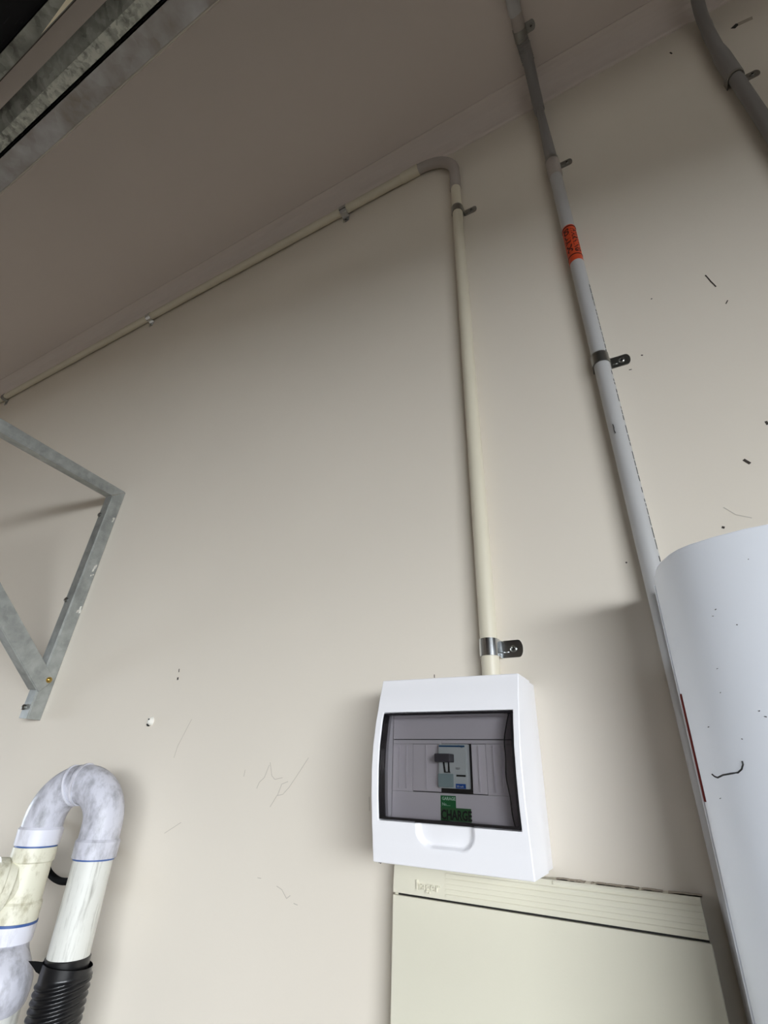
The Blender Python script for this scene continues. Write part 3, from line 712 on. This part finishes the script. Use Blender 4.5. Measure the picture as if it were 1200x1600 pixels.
bl_.xform(Matrix.Translation(q + outw * 0.0288) @ outw.to_track_quat('Z', 'Y').to_matrix().to_4x4())
kid(bl_, 'mould_mark', M['pvc_bend'], dp)
kid(cyl([(0.0292, 1.1330), (0.0292, 1.1354)], LX, LY), 'primer_line', M['primer'], dp)
te = kid(cyl([(0.0296, 1.040), (0.0310, 1.0405), (0.0312, 1.0630), (0.0288, 1.0660), (0.0284, 1.1130), (0.0306, 1.1150), (0.0304, 1.1330), (0.0280, 1.1334)], LX, LY), 'tee', M['pvc_cream'], dp, 'aged cream tee fitting')
bd = Vector((-0.30, -0.95, 0.10)).normalized(); bo_ = Vector((LX, LY, 1.082))
kid(MB().tube([bo_ + bd * t for t in (0, 0.014, 0.0215, 0.0222, 0.034, 0.0346, 0.047, 0.0476, 0.10)], [0.022, 0.0262, 0.0285, 0.0330, 0.0330, 0.0352, 0.0352, 0.0300, 0.0290], 32), 'branch_socket', M['pvc_cream'], te)
kid(cyl([(0.0296, 1.0375), (0.0322, 1.0378), (0.0322, 1.0408), (0.0296, 1.0412)], LX, LY), 'primer_line', M['primer'], dp, 'wide line of blue primer')
kid(cyl([(0.0290, 1.0165), (0.0318, 1.0170), (0.0322, 1.0376), (0.0290, 1.0380)], LX, LY), 'collar', M['pvc_new'], dp, 'new white collar')
rp = []
for i, (z, r, dx, dy) in enumerate([(1.022, 0.0285, 0, 0), (1.012, 0.0288, 0.001, 0), (1.002, 0.0300, 0.004, 0), (0.992, 0.0335, 0.011, -0.002), (0.982, 0.0370, 0.017, -0.003), (0.974, 0.0390, 0.020, -0.003), (0.966, 0.0395, 0.020, -0.003), (0.9605, 0.0385, 0.019, -0.002), (0.9590, 0.0350, 0.018, -0.002)]):
    rp.append((Vector((LX + dx, LY + dy, z)), r))
kid(MB().tube([p for p, r in rp], [r for p, r in rp], 32), 'elbow', M['pvc_bend'], dp, 'bulging grey elbow')
kid(cyl([(0.0360, 0.9515), (0.0372, 0.9520), (0.0372, 0.9562), (0.0360, 0.9567)], LX + 0.016, LY - 0.002), 'primer_line', M['primer'], dp)
kid(cyl([(0.0360, 0.0), (0.0360, 0.9600)], LX + 0.016, LY - 0.002), 'lower_pipe', M['pvc_old'], dp)

hose = empty('corrugated_hose', (RX, RY, 0), 'black corrugated hose pushed over the end of the white down pipe', 'hose')
hm = MB(); NN = 40; zz = []; z = 1.000
vs = []; rows = 0
while z > 0.80:
    row = []
    for k in range(NN):
        an = 2 * math.pi * k / NN
        ph = (z - 0.0060 * math.cos(an - 0.94)) / 0.0084 * 2 * math.pi
        fade = min(1, max(0, (0.990 + 0.006 * math.cos(an - 0.94) - z) / 0.006))
        r = 0.0338 + fade * 0.0017 * math.sin(ph) - 0.0012 * (1 - fade)
        row.append((RX + 0.0035 + r * math.cos(an), RY + r * math.sin(an), z + (0.004 * math.cos(an + 2.2) if z > 0.985 else 0.0)))
    vs += row; rows += 1; z -= 0.0010
hm.add(vs, [(i * NN + k, i * NN + (k + 1) % NN, (i + 1) * NN + (k + 1) % NN, (i + 1) * NN + k) for i in range(rows - 1) for k in range(NN)], True)
hm.f.append(tuple((rows - 1) * NN + k for k in range(NN))); hm.sm.append(False)
kid(hm, 'ribbed_wall', M['hose'], hose, sharp=80)
kid(cyl([(0.0336, 0.0), (0.0336, 0.802)], RX + 0.0035, RY), 'hose_tail', M['hose'], hose)
kid(cyl([(0.0290, 0.982), (0.0298, 1.0065), (0.0284, 1.0075)], RX, RY), 'cuff', M['hose'], hose, 'smooth black cuff')
fl = MB()
fl.prism([(-0.049, 1.0040), (-0.040, 1.0034), (-0.028, 1.0015), (-0.028, 0.988), (-0.036, 0.992), (-0.041, 0.997)], 1, -0.001, 0.001)
fl.xform(Matrix.Translation((RX, RY, 0)) @ Matrix.Rotation(math.radians(46), 4, 'Z'))
kid(fl, 'torn_flap', M['cable'], hose, 'torn flap at the rim')

cb = empty('black_cable', (-1.0, -0.03, 0.9), 'black cable hanging in a loop on the wall behind the drain pipe', 'cable')

cpts = [(-1.105, 0.002, 1.150), (-1.100, -0.014, 1.140), (-1.0769, -0.024, 1.0992), (-1.0605, -0.027, 1.0861), (-1.0396, -0.03, 1.0750), (-1.010, -0.03, 1.0676), (-0.9836, -0.03, 1.0680), (-0.9640, -0.029, 1.0740), (-0.952, -0.026, 1.090), (-0.948, -0.014, 1.115), (-0.948, 0.002, 1.122)]
def smooth(p, n=6):
    p = [Vector(q) for q in p]; out = []
    for i in range(len(p) - 1):
        a, b, c, d_ = p[max(i - 1, 0)], p[i], p[i + 1], p[min(i + 2, len(p) - 1)]
        for k in range(n):
            t = k / n
            out.append(0.5 * ((2 * b) + (c - a) * t + (2 * a - 5 * b + 4 * c - d_) * t * t + (3 * b - a - 3 * c + d_) * t ** 3))
    return out + [p[-1]]
kid(MB().tube(smooth(cpts), 0.0054, 12), 'cable_loop', M['cable'], cb)
